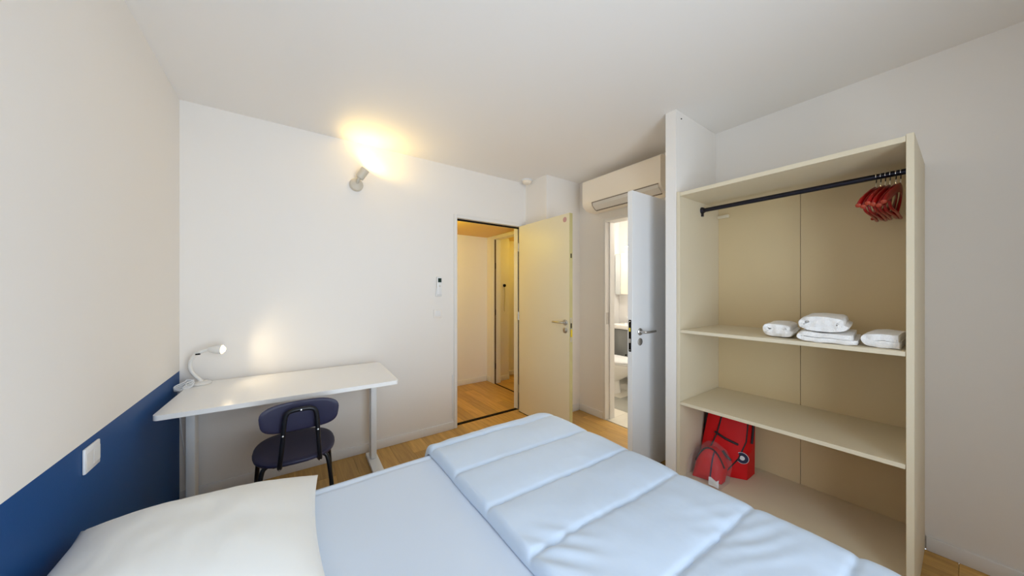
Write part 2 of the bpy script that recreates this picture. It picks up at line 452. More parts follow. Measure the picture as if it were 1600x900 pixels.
obj('lock_bolt', BX(LX0 + 0.013, LX1 - 0.013, LY0 - 0.012, LY0 - 0.002, 0.905, 0.975, bev=0.004), M_yellow, d1)
obj('dark_latch', BX(LX0 + 0.015, LX1 - 0.015, LY0 - 0.006, LY0 - 0.002, 0.985, 1.03), M_dark, d1)
obj('round_sticker', lathe(NB(), [(0.024, 0), (0.024, 0.0008), (0, 0.0008)], 24, axis_m((LX0 - 0.0002, 2.118, 1.975), (-1, 0, 0))), M_sticker, d1)
obj('bottom_seal', BX(LX0 - 0.001, LX1, LY0 + 0.02, LY1 - 0.002, 0.002, 0.0078), M_dark, d1)
for z in (0.25, 1.05, 1.8):
    obj('hinge', tube(NB(), [(LX0 - 0.004, LY1 + 0.006, z - 0.045), (LX0 - 0.004, LY1 + 0.006, z + 0.045)], 0.006, 8), M_steel, d1)

# ------------------------------------------------------------------ bathroom door frame and leaf
bm = NB()
box(bm, XR - 0.012, XR + WT, BY0 - 0.029, BY0, 0, BZ + 0.029, bev=0.002, seg=1)
box(bm, XR - 0.012, XR + WT, BY1, BY1 + 0.029, 0, BZ + 0.029, bev=0.002, seg=1)
box(bm, XR - 0.012, XR + WT, BY0, BY1, BZ, BZ + 0.029, bev=0.002, seg=1)
box(bm, XR + 0.05, XR + WT, BY1 - 0.014, BY1, 0, BZ)
f2 = struct('trim_5', bm, M_frame)
obj('strike_plate', BX(XR + 0.005, XR + 0.045, BY1 - 0.0015, BY1 - 0.0002, 0.98, 1.10), M_steel, f2)
BLX0, BLY0, BLY1 = 1.985, 1.348, 1.388
bm = NB(); box(bm, BLX0, 2.664, BLY0, BLY1, 0.008, 2.028, bev=0.0015, seg=1)
d2 = struct('door_2', bm, mat('bath_door_lacquer', (0.79, 0.79, 0.79), 0.4, 0.02, 60))
lever(None, d2, (BLX0 + 0.085, BLY0, 1.03), (0, -1, 0), (1, 0, 0))
pl = obj('lock_plate', BX(BLX0 - 0.0025, BLX0 - 0.0002, BLY0 + 0.010, BLY1 - 0.010, 0.893, 1.118, bev=0.001, seg=1), M_dark, d2)
obj('latch', BX(BLX0 - 0.008, BLX0 - 0.0025, BLY0 + 0.013, BLY1 - 0.013, 1.035, 1.062, bev=0.002, seg=1), M_yellow, pl)
obj('bolt', BX(BLX0 - 0.005, BLX0 - 0.0025, BLY0 + 0.013, BLY1 - 0.013, 0.955, 0.985, bev=0.001, seg=1), M_steel, pl)
for z in (0.905, 1.106):
    obj('screw', lathe(NB(), [(0.004, 0), (0.003, 0.0015), (0, 0.0016)], 10, axis_m((BLX0 - 0.0024, (BLY0 + BLY1) / 2, z), (-1, 0, 0))), M_chrome, pl)
for z in (0.25, 1.05, 1.8):
    obj('hinge', tube(NB(), [(2.666, BLY1 + 0.002, z - 0.045), (2.666, BLY1 + 0.002, z + 0.045)], 0.0035, 8), M_steel, d2)

# ------------------------------------------------------------------ bathroom shell
bm = NB(); box(bm, XR + 0.005, BX1 + 0.1, BYa - 0.1, BYb + 0.1, -0.12, -0.012); bfloor = struct('floor_bathroom', bm, M_grout)
tile_mesh = {}
def tile(x0, x1, y0, y1, m, key2):
    key = (round(x1 - x0, 4), round(y1 - y0, 4), key2)
    if key not in tile_mesh:
        w, l = key[0], key[1]; bm = NB(); box(bm, -w/2 + 0.0015, w/2 - 0.0015, -l/2 + 0.0015, l/2 - 0.0015, -0.012, 0.0, bev=0.001, seg=1)
        finish(bm, 20); me = bpy.data.meshes.new('tile'); bm.to_mesh(me); bm.free(); me.materials.append(m); tile_mesh[key] = me
    o = bpy.data.objects.new('tile', tile_mesh[key]); C.objects.link(o)
    o.parent = bfloor; o.location = Vector(((x0 + x1) / 2, (y0 + y1) / 2, 0)) - WL[bfloor.name]
for i in range(5):
    for j in range(6):
        x0, x1 = XR + 0.01 + i * 0.34, min(XR + 0.01 + (i + 1) * 0.34, BX1)
        y0, y1 = BYa + j * 0.34, min(BYa + (j + 1) * 0.34, BYb)
        grey = (i, j) in ((1, 3), (2, 3), (1, 4), (3, 3))
        if x1 - x0 > .03 and y1 - y0 > .03: tile(x0, x1, y0, y1, M_tileg if grey else M_tile, grey)
bm = NB(); box(bm, XR + WT, BX1 + 0.1, BYb, BYb + 0.1, 0, BCZ); struct('wall_bathroom_side', bm, M_base)
bm = NB(); box(bm, BX1, BX1 + 0.1, BYa, BYb, 0, BCZ); struct('wall_bathroom_far', bm, M_base)
bm = NB(); box(bm, XR + WT, BX1 + 0.1, BYa - 0.1, BYa, 0, BCZ); struct('wall_bathroom_near', bm, M_base)
bm = NB(); box(bm, XR + WT, BX1 + 0.1, BYa - 0.1, BYb + 0.1, BCZ, BCZ + 0.1); struct('ceiling_bathroom', bm, M_ceil)

# toilet, back against the side wall, bowl towards -Y
TX, TY = 3.52, 3.115
tl = thing('toilet', 'white ceramic toilet with closed lid standing by the grey vanity', 'toilet', (TX, 2.72, 0))
def oval(cx, cy, w, l, n=28, sq=2.4):
    out = []
    for k in range(n):
        a = 2 * math.pi * k / n; c, s = math.cos(a), math.sin(a)
        out.append((cx + w * abs(c) ** (2 / sq) * (1 if c > 0 else -1), cy + l * abs(s) ** (2 / sq) * (1 if s > 0 else -1)))
    return out
def loft(bm, rings, mi=0):
    V = [[bm.verts.new(p) for p in r] for r in rings]; n = len(V[0])
    for i in range(len(V) - 1):
        for k in range(n): bm.faces.new((V[i][k], V[i][(k+1) % n], V[i+1][(k+1) % n], V[i+1][k])).material_index = mi
    bm.faces.new(V[0][::-1]).material_index = mi; bm.faces.new(V[-1]).material_index = mi
    return bm
def ring(cx, cy, w, l, z, sq=2.4): return [Vector((x, y, z)) for x, y in oval(cx, cy, w, l, sq=sq)]
bm = loft(NB(), [ring(TX, 2.80, .105, .21, 0.0, 3), ring(TX, 2.80, .100, .20, .06, 3), ring(TX, 2.80, .10, .20, .16), ring(TX, 2.74, .13, .27, .24),
                 ring(TX, 2.70, .17, .335, .33), ring(TX, 2.68, .185, .35, .40), ring(TX, 2.68, .18, .345, .405)])
obj('bowl', bm, M_cer, tl)
obj('seat', loft(NB(), [ring(TX, 2.665, .186, .345, .407), ring(TX, 2.665, .19, .35, .413), ring(TX, 2.665, .188, .347, .424)]), M_plastic, tl)
obj('lid', loft(NB(), [ring(TX, 2.667, .186, .345, .427), ring(TX, 2.667, .19, .35, .434), ring(TX, 2.667, .18, .34, .449), ring(TX, 2.667, .12, .26, .455)]), M_plastic, tl)
obj('tank', BX(TX - .185, TX + .185, 2.965, 3.113, .41, .80, bev=.02, seg=3), M_cer, tl)
obj('tank_lid', BX(TX - .19, TX + .19, 2.955, 3.114, .8005, .83, bev=.008), M_cer, tl)

# vanity with basin on the far wall
VX = 3.84
vn = thing('vanity_unit', 'grey bathroom vanity unit under a white basin', 'vanity', ((VX + BX1) / 2, 2.60, 0.40))
obj('body', BX(VX + .019, BX1 - .001, 2.15, 2.935, .30, .785), M_dark, vn)
for y0, y1 in ((2.672, 2.930), (2.412, 2.668), (2.155, 2.408)):
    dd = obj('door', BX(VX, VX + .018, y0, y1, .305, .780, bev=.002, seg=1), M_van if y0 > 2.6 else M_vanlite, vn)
    obj('knob', lathe(NB(), [(0.006, 0), (0.006, .012), (.011, .016), (.009, .022), (0, .023)], 12, axis_m((VX, y0 + .03, .44), (-1, 0, 0))), M_dark, dd)
bs = thing('wash_basin', 'white ceramic basin slab with shallow bowl on the grey vanity', 'basin', ((VX + BX1) / 2, 2.55, .79))
obj('slab', BX(VX - .015, BX1 - .001, 2.14, 2.96, .786, .85, bev=.012, seg=3), M_cer, bs)
obj('bowl_rim', tube(NB(), [Vector((x, y, .852)) for x, y in oval(4.02, 2.55, .15, .26, sq=3.5)], .008, 8, closed=True), M_cer, bs)
fc = thing('faucet', 'chrome mixer faucet standing at the back of the white basin', 'faucet', (4.10, 2.80, .851))
obj('body', lathe(NB(), [(.026, 0), (.026, .006), (.021, .01), (.021, .15), (.019, .165), (0, .17)], 18, Matrix.Translation((4.10, 2.82, .8515))), M_chrome, fc)
obj('spout', tube(NB(), smooth_path([(4.10, 2.815, .94), (4.06, 2.80, .96), (3.98, 2.77, .955), (3.965, 2.765, .94)], 5), .011, 10), M_chrome, fc)
obj('lever', tube(NB(), smooth_path([(4.10, 2.82, 1.02), (4.06, 2.74, 1.032), (4.04, 2.68, 1.028)], 5), .007, 8), M_chrome, fc)
mc = thing('mirror_cabinet', 'mirror cabinet with white door panels hanging over the basin', 'cabinet', (4.20, 2.55, 1.27))
obj('body', BX(4.135, BX1 - .001, 2.12, 3.10, 1.27, 1.89, bev=.003, seg=1), M_plastic, mc)
obj('mirror_panel', BX(4.122, 4.1345, 3.005, 3.098, 1.275, 1.885), M_mirror, mc)
for y0, y1 in ((2.575, 3.000), (2.123, 2.570)):
    obj('door', BX(4.118, 4.1345, y0, y1, 1.275, 1.885, bev=.002, seg=1), M_ac, mc)
ml = thing('mirror_lamp', 'slim bar lamp above the bathroom mirror cabinet', 'lamp', (4.20, 2.6, 1.95))
obj('arm', tube(NB(), [(BX1 - .001, 2.86, 1.955), (4.09, 2.86, 1.955), (4.07, 2.86, 1.972)], .007, 8), M_chrome, ml)
obj('bar', BX(4.05, 4.085, 2.40, 2.885, 1.973, 1.995, bev=.005), M_chrome, ml)
obj('tube_light', BX(4.052, 4.083, 2.41, 2.875, 1.964, 1.9725), M_bulb2, ml)
l = bpy.data.lights.new('mirror_lamp_light', 'AREA'); l.shape = 'RECTANGLE'; l.size = .03; l.size_y = .46; l.energy = 5; l.color = (1, .93, .80)
o = bpy.data.objects.new('mirror_lamp_light', l); C.objects.link(o); o.location = (4.067, 2.64, 1.955); o.parent = None
# unseen ceiling light, added to brighten the bathroom
bl = thing('added_ceiling_light', 'round white ceiling light added out of view to brighten the bathroom', 'lamp', (3.4, 2.0, BCZ - .03))
obj('housing', lathe(NB(), [(.14, .0295), (.14, .008), (.13, 0.004)], 28, Matrix.Translation((3.4, 2.0, BCZ - .03))), M_plastic, bl)
obj('diffuser', lathe(NB(), [(.125, .0035), (.11, -.006), (0, -.01)], 28, Matrix.Translation((3.4, 2.0, BCZ - .03))), M_bulb2, bl)
l = bpy.data.lights.new('bath_fill_light', 'POINT'); l.energy = 20; l.color = (1, .96, .87); l.shadow_soft_size = .1
o = bpy.data.objects.new('bath_fill_light', l); C.objects.link(o); o.location = (3.4, 2.0, BCZ - .16)

# corridor ceiling lamp (out of sight behind the wall beside the door)
cl = thing('ceiling_lamp', 'round warm ceiling lamp in the corridor', 'lamp', (1.30, 3.30, HZ - .05))
obj('housing', lathe(NB(), [(.10, .0495), (.10, .035), (.095, .03)], 24, Matrix.Translation((1.30, 3.30, HZ - .05))), M_plastic, cl)
obj('shade', lathe(NB(), [(.09, .029), (.085, .01), (.05, -.004), (0, -.008)], 24, Matrix.Translation((1.30, 3.30, HZ - .05))), M_bulb, cl)
l = bpy.data.lights.new('corridor_light', 'POINT'); l.energy = 6; l.color = (1.0, 0.77, 0.0); l.shadow_soft_size = .08
o = bpy.data.objects.new('corridor_light', l); C.objects.link(o); o.location = (1.30, 3.30, HZ - .16)

sl = thing('ceiling_lamp', 'round warm ceiling lamp added out of view to light the side room', 'lamp', (3.02, 3.55, HZ - .05))  # unseen lamp, added to give the side room its warm light
obj('housing', lathe(NB(), [(.10, .0495), (.10, .035), (.095, .03)], 24, Matrix.Translation((3.02, 3.55, HZ - .05))), M_plastic, sl)
obj('shade', lathe(NB(), [(.09, .029), (.085, .01), (.05, -.004), (0, -.008)], 24, Matrix.Translation((3.02, 3.55, HZ - .05))), M_bulb, sl)
l = bpy.data.lights.new('side_room_fill_light', 'POINT'); l.energy = 1.8; l.color = (1.0, 0.76, 0.05); l.shadow_soft_size = .08
o = bpy.data.objects.new('side_room_fill_light', l); C.objects.link(o); o.location = (3.02, 3.55, HZ - .16)

# ------------------------------------------------------------------ wardrobe
GX0, GX1, GY0, GY1, GZ = 2.102, 2.679, 0.122, 1.100, 1.972
wd = thing('wardrobe', 'open beige laminate wardrobe with two shelves and a hanging rod', 'wardrobe', (2.39, .61, 0))
PT = 0.022
obj('side_panel', BX(GX0, GX1, GY0, GY0 + PT, 0, GZ, bev=.001, seg=1), M_ward, wd)
obj('side_panel', BX(GX0, GX1, GY1 - PT, GY1, 0, GZ, bev=.001, seg=1), M_ward, wd)
obj('top_panel', BX(GX0 + .002, GX1, GY0 + PT + .0005, GY1 - PT - .0005, GZ - .030, GZ - .006, bev=.001, seg=1), M_ward, wd)
obj('bottom_panel', BX(GX0 + .004, GX1 - .012, GY0 + PT + .0005, GY1 - PT - .0005, .075, .097, bev=.001, seg=1), M_ward, wd)
obj('plinth', BX(GX0 + .03, GX0 + .048, GY0 + PT + .0005, GY1 - PT - .0005, 0.001, .0745), M_ward, wd)
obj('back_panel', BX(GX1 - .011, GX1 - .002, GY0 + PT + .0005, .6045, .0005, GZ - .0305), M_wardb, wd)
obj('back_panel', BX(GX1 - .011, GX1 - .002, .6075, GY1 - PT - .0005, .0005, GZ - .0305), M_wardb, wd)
for z in (1.068, .598):
    s = obj('shelf', BX(GX0 + .004, GX1 - .012, GY0 + PT + .0008, GY1 - PT - .0008, z - .020, z, bev=.001, seg=1), M_ward, wd)
RX, RZ = 2.40, 1.888
rd = obj('hanging_rod', tube(NB(), [(RX, GY0 + PT + .004, RZ), (RX, GY1 - PT - .004, RZ)], .0140, 16), M_rod, wd)
for y, d in ((GY1 - PT - .0005, -1), (GY0 + PT + .0005, 1)):
    bm = lathe(NB(), [(.024, 0), (.024, .006), (.018, .018), (.0135, .018)], 18, axis_m((RX, y, RZ), (0, d, 0)))
    box(bm, RX - .008, RX + .008, min(y, y + d * .012), max(y, y + d * .012), RZ - .042, RZ - .02)
    obj('rod_socket', bm, M_rod, rd)
obj('cabinet_bracket', BX(GX1 - .035, GX1 - .0115, GY1 - PT - .075, GY1 - PT - .001, GZ - .112, GZ - .088, bev=.003), M_ward, wd)

# hangers: contoured red wooden coat hangers with chrome hooks
def hanger(yc, rz, tilt, label):
    t = thing('coat_hanger', label, 'hanger', (RX, yc, RZ), 'red wooden hangers on the wardrobe rod')
    M = Matrix.Translation((RX, yc, RZ)) @ Matrix.Rotation(R(rz), 4, 'Z') @ Matrix.Rotation(R(tilt), 4, 'Y')
    r = .0165
    pts = [(r * math.cos(R(a)), 0, r * math.sin(R(a))) for a in range(-40, 201, 20)]
    # hook: over the rod and down to the neck
    pts = pts[:0] + [(r * math.cos(R(a)), 0, r * math.sin(R(a))) for a in range(200, -41, -20)] + [(.006, 0, -.022), (0, 0, -.034), (0, 0, -.058)]
    obj('hook', tube(NB(), [M @ Vector(p) for p in smooth_path(pts, 2)], .0022, 7), M_chrome, t)
    up = [(-.215, -.150), (-.205, -.128), (-.16, -.100), (-.10, -.073), (-.05, -.057), (-.02, -.050), (.02, -.050), (.05, -.057), (.10, -.073), (.16, -.100), (.205, -.128), (.215, -.150)]
    lo = [(.207, -.162), (.188, -.163), (.15, -.140), (.09, -.112), (.035, -.100), (-.035, -.100), (-.09, -.112), (-.15, -.140), (-.188, -.163), (-.207, -.162)]
    bm = NB(); nu = len(up)
    def cy(a): return .033 * (abs(a) / .21) ** 2
    def th(a): return .0045 + .0022 * (abs(a) / .21) ** 2
    # lens-shaped section at each station, swept from tip to tip
    st = []
    for k in range(25):
        a = -.213 + .426 * k / 24
        def itp(P):
            P = sorted(P)
            for (x0, z0), (x1, z1) in zip(P, P[1:]):
                if x0 <= a <= x1: return z0 + (z1 - z0) * (a - x0) / (x1 - x0)
            return P[0][1] if a < P[0][0] else P[-1][1]
        zt, zb = itp(up), itp(lo); cz, hh = (zt + zb) / 2 * 1.18 + .012, max((zt - zb) / 2, .004)
        st.append([M @ Vector((a, cy(a) + th(a) * math.cos(q), cz + hh * math.sin(q))) for q in [2 * math.pi * j / 10 for j in range(10)]])
    loft(bm, st)
    obj('shoulder', bm, M_red, t)
    for s in (-1, 1):
        obj('shoulder_tip', lathe(NB(), [(.010, 0), (.010, .003), (.006, .006), (0, .007)], 12, M @ axis_m((s * .209, cy(.21), -.170), (s, 0, -.6))), M_tan, t)
    bar = obj('trouser_bar', tube(NB(), [M @ Vector(p) for p in smooth_path([(-.168, .021, -.165), (-.15, .016, -.192), (-.08, .005, -.205), (.08, .005, -.205), (.15, .016, -.192), (.168, .021, -.165)], 4)], .0055, 8), M_red, t)
HY = [.258, .243, .228, .213, .195, .180]
HR = [0, 0, 0, 0, 0, 0]
HT = [1, -1, 2, 0, -2, 1]
HL = ['dark red wooden coat hanger at the open end of the row on the rod',
      'dark red wooden coat hanger second from the open end of the row',
      'dark red wooden coat hanger third from the open end of the row',
      'dark red wooden coat hanger fourth from the open end of the row',
      'dark red wooden coat hanger fifth from the open end of the row',
      'dark red wooden coat hanger closest to the wardrobe side panel']
for y, a, b, c in zip(HY, HR, HT, HL): hanger(y, a, b, c)

# ------------------------------------------------------------------ towels (folded strips of real thickness)
def folded(name, label, path, t, x0, x1, jit, group='white towels on the wardrobe shelf', shear=0.0):
    """path in (y,z) of the sheet's centre line; extruded from x0 (front) to x1"""
    P = smooth_path([(0, a, b) for a, b in path], 6); n = len(P)
    L, Rr = [], []
    for i in range(n):
        d = (P[min(i+1, n-1)] - P[max(i-1, 0)]).normalized(); nn = Vector((0, -d.z, d.y))
        L.append(P[i] + nn * t / 2); Rr.append(P[i] - nn * t / 2)
    out = L + Rr[::-1]
    cen = sum(out, Vector()) / len(out)
    zmin = min(p.z for p in out)
    rings = []
    for k, (f, s) in enumerate(((0, .95), (.03, .985), (.12, 1.0), (.35, 1.01), (.6, 1.0), (.88, 1.0), (.97, .985), (1, .95))):
        x = x0 + (x1 - x0) * f
        rg = []
        for i, p in enumerate(out):
            q = cen + (p - cen) * s
            j = noise.noise(Vector((x * 9 + jit, p.y * 20, p.z * 30))) * .004
            rg.append(Vector((x + noise.noise(Vector((jit, p.y * 30, p.z * 40))) * .012, q.y + shear * (x - x0) + j, max(q.z + j, zmin))))
        rings.append(rg)
    bm = NB()
    V = [[bm.verts.new(p) for p in r] for r in rings]; m = len(out)
    for i in range(len(V) - 1):
        for k in range(m): bm.faces.new((V[i][k], V[i][(k+1) % m], V[i+1][(k+1) % m], V[i+1][k]))
    for Vr, fl in ((V[0], 1), (V[-1], 0)):      # strip caps
        for i in range(n - 1):
            q = (Vr[i], Vr[i+1], Vr[m-2-i], Vr[m-1-i]); bm.faces.new(q if fl else q[::-1])
    return tag(obj(name, bm, M_towel, ang=60), label, 'towel', group)
SZ = 1.0685
def roll_path(yc, zc, a, b, turns, t):
    """flattened roll: stadium-shaped spiral, outer half width a and half height b of the centre line"""
    pts = []; n = int(turns * 18); L = a - b
    for i in range(n + 1):
        th = 2 * math.pi * i / 18 - math.pi * .93
        h = max(b - t * i / 18, t * .25)
        pts.append((yc + L * max(-1, min(1, 1.9 * math.cos(th))) + h * math.cos(th), zc + h * math.sin(th)))
    return pts
folded('rolled_towel', 'small white rolled towel lying alone beside the stacked pair of towels', roll_path(.592, SZ + .0425, .066, .0335, 2.0, .018), .0186, 2.18, 2.50, 1, shear=.14)
folded('folded_towel', 'flat white folded towel underneath the thick rolled towel', [(.285, SZ+.0125), (.34, SZ+.012), (.42, SZ+.012), (.475, SZ+.013), (.492, SZ+.026), (.475, SZ+.037), (.42, SZ+.0365), (.34, SZ+.036), (.30, SZ+.0355)], .022, 2.13, 2.50, 2, shear=.10)
folded('thick_towel', 'thick white towel rolled flat lying on top of another folded towel', roll_path(.408, SZ + .0945, .088, .0365, 2.0, .0195), .0201, 2.14, 2.54, 3, shear=.11)
folded('folded_towel', 'white towel folded in two layers against the wardrobe side panel', [(.163, SZ+.0165), (.20, SZ+.016), (.235, SZ+.016), (.258, SZ+.021), (.266, SZ+.036), (.256, SZ+.0455), (.232, SZ+.0475), (.20, SZ+.0475), (.166, SZ+.047)], .030, 2.15, 2.44, 4)

# ------------------------------------------------------------------ red backpack in a clear plastic bag
BZ0 = .098
bp = thing('backpack', 'red backpack with black straps leaning in the bottom of the wardrobe', 'backpack', (2.42, .93, BZ0))
def bag_pt(u, v, w):           # u across 0..1 (right -> left), v up 0..1, w depth 0 front..1 rear
    wb = .27 * (1 - v) + .20 * v
    y = .815 + .012 * v + u * wb
    z = BZ0 + .002 + v * .425
    bulge = (1 - (2*u-1)**4) * (1 - (2*v-1)**4)
    x = 2.40 + .05 * v + .115 * w + (w - .5) * .05 * bulge - .16 * (u - .5) * 0.55 - (.035 * max(0, 1 - abs(u - .30) / .5) * (1 - v) if w < .5 else 0)
    return Vector((x, y, z))
bm = NB(); slab_grid(bm, lambda u, v: bag_pt(u, v, 0), lambda u, v: bag_pt(u, v, 1), 14, 18)
bevel_all(bm, .018, 3, 50)
obj('body', bm, M_bagred, bp)
def on_bag(u, v, d): 
    p = bag_pt(u, v, 0); return p + Vector((-d, -d * .3, 0))
# flap: shield outline with pointed end
def flap_poly(s=1.0):
    return [(.015, .97), (.012, .76), (.03, .56), (.15, .31), (.35, .10), (.57, .18), (.80, .30), (.66, .62), (.62, .97)]
bm = NB()
outer = flap_poly()
for lay_i, (off, m_) in enumerate(((.006, 0),)):
    V0 = [bm.verts.new(on_bag(u, v, .003)) for u, v in outer]; V1 = [bm.verts.new(on_bag(u, v, .011)) for u, v in outer]
    c0 = bm.verts.new(on_bag(.36, .52, .002)); c1 = bm.verts.new(on_bag(.36, .52, .016))
    for i in range(len(outer)):
        k = (i + 1) % len(outer)
        bm.faces.new((V0[i], V0[k], V1[k], V1[i])); bm.faces.new((V1[i], V1[k], c1)); bm.faces.new((V0[k], V0[i], c0))
fl = obj('flap', bm, M_bagred, bp, ang=25)
obj('flap_piping', tube(NB(), [on_bag(u, v, .010) for u, v in outer], .0045, 8), M_bagdark, fl)
for a, b in (((.17, .52), (.72, .64)), ((.28, .28), (.47, .385))):
    obj('strap', tube(NB(), smooth_path([on_bag(a[0], a[1], .018), on_bag((a[0]+b[0])/2, (a[1]+b[1])/2, .026), on_bag(b[0], b[1], .018)], 5), [.0075] * 11, 8), M_bagdark, fl)
e0 = on_bag(.085, .33, .014); en = Vector((-1, -.32, .05))
em = obj('round_badge', lathe(NB(), [(.034, 0), (.034, .002), (0, .002)], 26, axis_m(e0, en)), M_navyp, bp)
obj('badge_center', lathe(NB(), [(.014, 0), (.014, .0012), (0, .0012)], 20, axis_m(e0 + en.normalized() * .0021, en)), M_whitep, em)
obj('badge_ring', tube(NB(), [axis_m(e0 + en.normalized() * .001, en) @ Vector((.0345 * math.cos(2*math.pi*k/26), .0345 * math.sin(2*math.pi*k/26), 0)) for k in range(26)], .0016, 6, closed=True), M_whitep, em)
obj('side_strap', tube(NB(), smooth_path([bag_pt(1.0, .95, .3) + Vector((0, .008, 0)), bag_pt(1.02, .6, .5) + Vector((0, .012, 0)), bag_pt(1.0, .05, .4) + Vector((0, .01, 0))], 6), .018, 8), M_bagdark, bp)
obj('side_strap', tube(NB(), smooth_path([bag_pt(-.01, .97, .3), bag_pt(-.03, .75, .5), bag_pt(-.02, .5, .4)], 6), .008, 8), M_bagdark, bp)

# second red pouch wrapped in the clear bag, in front of the backpack
pc = thing('red_pouch', 'small red pouch with dark edge wrapped in clear plastic by the backpack', 'pouch', (2.23, .97, BZ0))
def pouch_pt(u, v, w):
    ctr = Vector((2.200, .968, BZ0 + .002)); uu = (2*u - 1)
    h = .19 * (1 - .55 * abs(uu) ** 2.2) * v
    return ctr + Vector((.022 + uu * -.02 + .055 * w + .05 * v + (w - .5) * .04 * (1 - uu**4) * (1 - (2*v-1)**4), .078 * uu, h))
bm = NB(); slab_grid(bm, lambda u, v: pouch_pt(u, v, 0), lambda u, v: pouch_pt(u, v, 1), 14, 10); bevel_all(bm, .008, 2, 50)
obj('body', bm, M_bagred, pc)
obj('edge_piping', tube(NB(), [pouch_pt(k / 14, 1, 0) + Vector((-.004, 0, .002)) for k in range(15)], .005, 8), M_bagdark, pc)
obj('dark_seam', tube(NB(), [pouch_pt(.35 - .02 * k / 8, k / 8, 0) + Vector((-.003, 0, 0)) for k in range(9)], .004, 8), M_navyp, pc)
# clear plastic bag around the pouch and the side of the backpack
def plast_pt(u, v, w):
    uu = 2*u - 1
    prof = (1 - abs(uu) ** 3 * .5)
    base = Vector((2.188 - .012 * uu, .968 + .100 * uu, BZ0 + .001))
    x = -.022 + .125 * w + .045 * v + (w - .5) * .035 * (1 - uu**4) * (1 - (2*v - 1)**4)
    n_ = noise.noise(Vector((u * 5, v * 6, w * 3 + 2))) + .6 * noise.noise(Vector((u * 11, v * 9, w * 3 + 5)))
    return base + Vector((x + n_ * .010, n_ * .006, .215 * prof * v + (n_ * .012 if v > .2 else 0)))
bm = NB(); slab_grid(bm, lambda u, v: plast_pt(u, v, 0), lambda u, v: plast_pt(u, v, 1), 18, 16)
pb = tag(obj('plastic_bag', bm, M_clear, ang=6), 'crumpled clear plastic bag around the small red pouch', 'plastic bag')
bm = NB(); slab_grid(bm, lambda u, v: plast_pt(.06 + .26 * u, .04 + .26 * v, 0) + Vector((-.0035, -.002, 0)), lambda u, v: plast_pt(.06 + .26 * u, .04 + .26 * v, 0) + Vector((-.0025, -.001, 0)), 4, 4)
obj('paper_label', bm, M_whitep, pb)

# ------------------------------------------------------------------ bed
MX0, MX1, MY0, MY1 = -.535, 1.450, .050, 1.655
bd = thing('bed', 'double bed with upholstered base and thick mattress against the blue wall', 'bed', (.46, .85, 0))
obj('base', BX(MX0 + .01, MX1 - .01, MY0 + .01, MY1 - .01, .12, .268, bev=.012), M_bedwood, bd)
obj('mattress', BX(MX0 + .006, MX1 - .006, MY0 + .006, MY1 - .006, .2685, .445, bev=.04, seg=4), M_pillow, bd)
for x in (MX0 + .1, MX1 - .1):
    for y in (MY0 + .1, MY1 - .1):
        obj('leg', lathe(NB(), [(.022, 0), (.028, .1195)], 14, Matrix.Translation((x, y, 0))), M_dark, bd)
ST = .460
def sheet_pt(u, v, off):
    # unfolded square draped over the mattress with rounded edges
    rr, dr = .045, .15
    ax = (MX1 - MX0) / 2 + dr; ay = (MY1 - MY0) / 2 + dr
    a, b = (2*u - 1) * ax, (2*v - 1) * ay
    ix, iy = (MX1 - MX0) / 2 - rr, (MY1 - MY0) / 2 - rr
    ex, ey = max(abs(a) - ix, 0), max(abs(b) - iy, 0)
    d = math.hypot(ex, ey)
    px, py = min(abs(a), ix), min(abs(b), iy)
    if d > 0:
        q = rr * math.pi / 2
        if d < q: hh, vv = rr * math.sin(d / rr), rr * (1 - math.cos(d / rr))
        else: hh, vv = rr, rr + (d - q)
        vv = min(vv, .185)
        px += hh * ex / d; py += hh * ey / d
    else: vv = 0
    w = noise.noise(Vector((a * 2.2, b * 3.5, 1))) * .004 + noise.noise(Vector((a * 9, b * 5, 4))) * .0015 if d == 0 else 0
    e_ = min((MX1 - MX0) / 2 - abs(a), (MY1 - MY0) / 2 - abs(b))
    w = max(w, -.002) - (.0075 * math.exp(-((e_ - .064) / .009) ** 2) - .004 * math.exp(-((e_ - .052) / .008) ** 2) if d == 0 else 0)
    cx, cy = (MX0 + MX1) / 2, (MY0 + MY1) / 2
    return Vector((cx + math.copysign(px + (off if d > 0 else 0) * ex / max(d, 1e-6), a), cy + math.copysign(py + (off if d > 0 else 0) * ey / max(d, 1e-6), b), ST - vv + off * (0 if vv > .04 else 1) + w))
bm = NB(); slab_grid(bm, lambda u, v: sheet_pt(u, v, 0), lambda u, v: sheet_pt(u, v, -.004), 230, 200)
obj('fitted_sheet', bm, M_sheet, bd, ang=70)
# quilted duvet folded over the foot half of the bed
DXH = .612
SEAMS = [1.87, 1.585, 1.305, 1.025, .762, .478, .20, -.09, -.38]
DR = .055; INS = .10
def base_pt(a, b):
    """a along X from the head edge, b along Y: surface of the bed under the duvet, draped at foot and both sides"""
    xi, y1, y0 = MX1 - INS + .01, MY1 - INS + .01, MY0 + INS - .01
    ex = max(a - xi, 0); ey = (b - y1) if b > y1 else ((b - y0) if b < y0 else 0)
    d = math.hypot(ex, ey)
    px, py = min(a, xi), min(max(b, y0), y1)
    if d <= 0: return Vector((px, py, ST + .006))
    f = INS - DR                       # flat shoulder, then bend, then hang
    q = DR * math.pi / 2
    if d < f: hh, vv = d, 0
    elif d < f + q: hh, vv = f + DR * math.sin((d - f) / DR), DR * (1 - math.cos((d - f) / DR))
    else: hh, vv = INS + .012, DR + (d - f - q)
    return Vector((px + hh * ex / d, py + hh * ey / d, ST + .006 - min(vv, .30)))
def base_n(a, b):
    e = .004
    n = (base_pt(a + e, b) - base_pt(a - e, b)).cross(base_pt(a, b + e) - base_pt(a, b - e))
    return n.normalized() if n.length > 1e-9 else Vector((0, 0, 1))
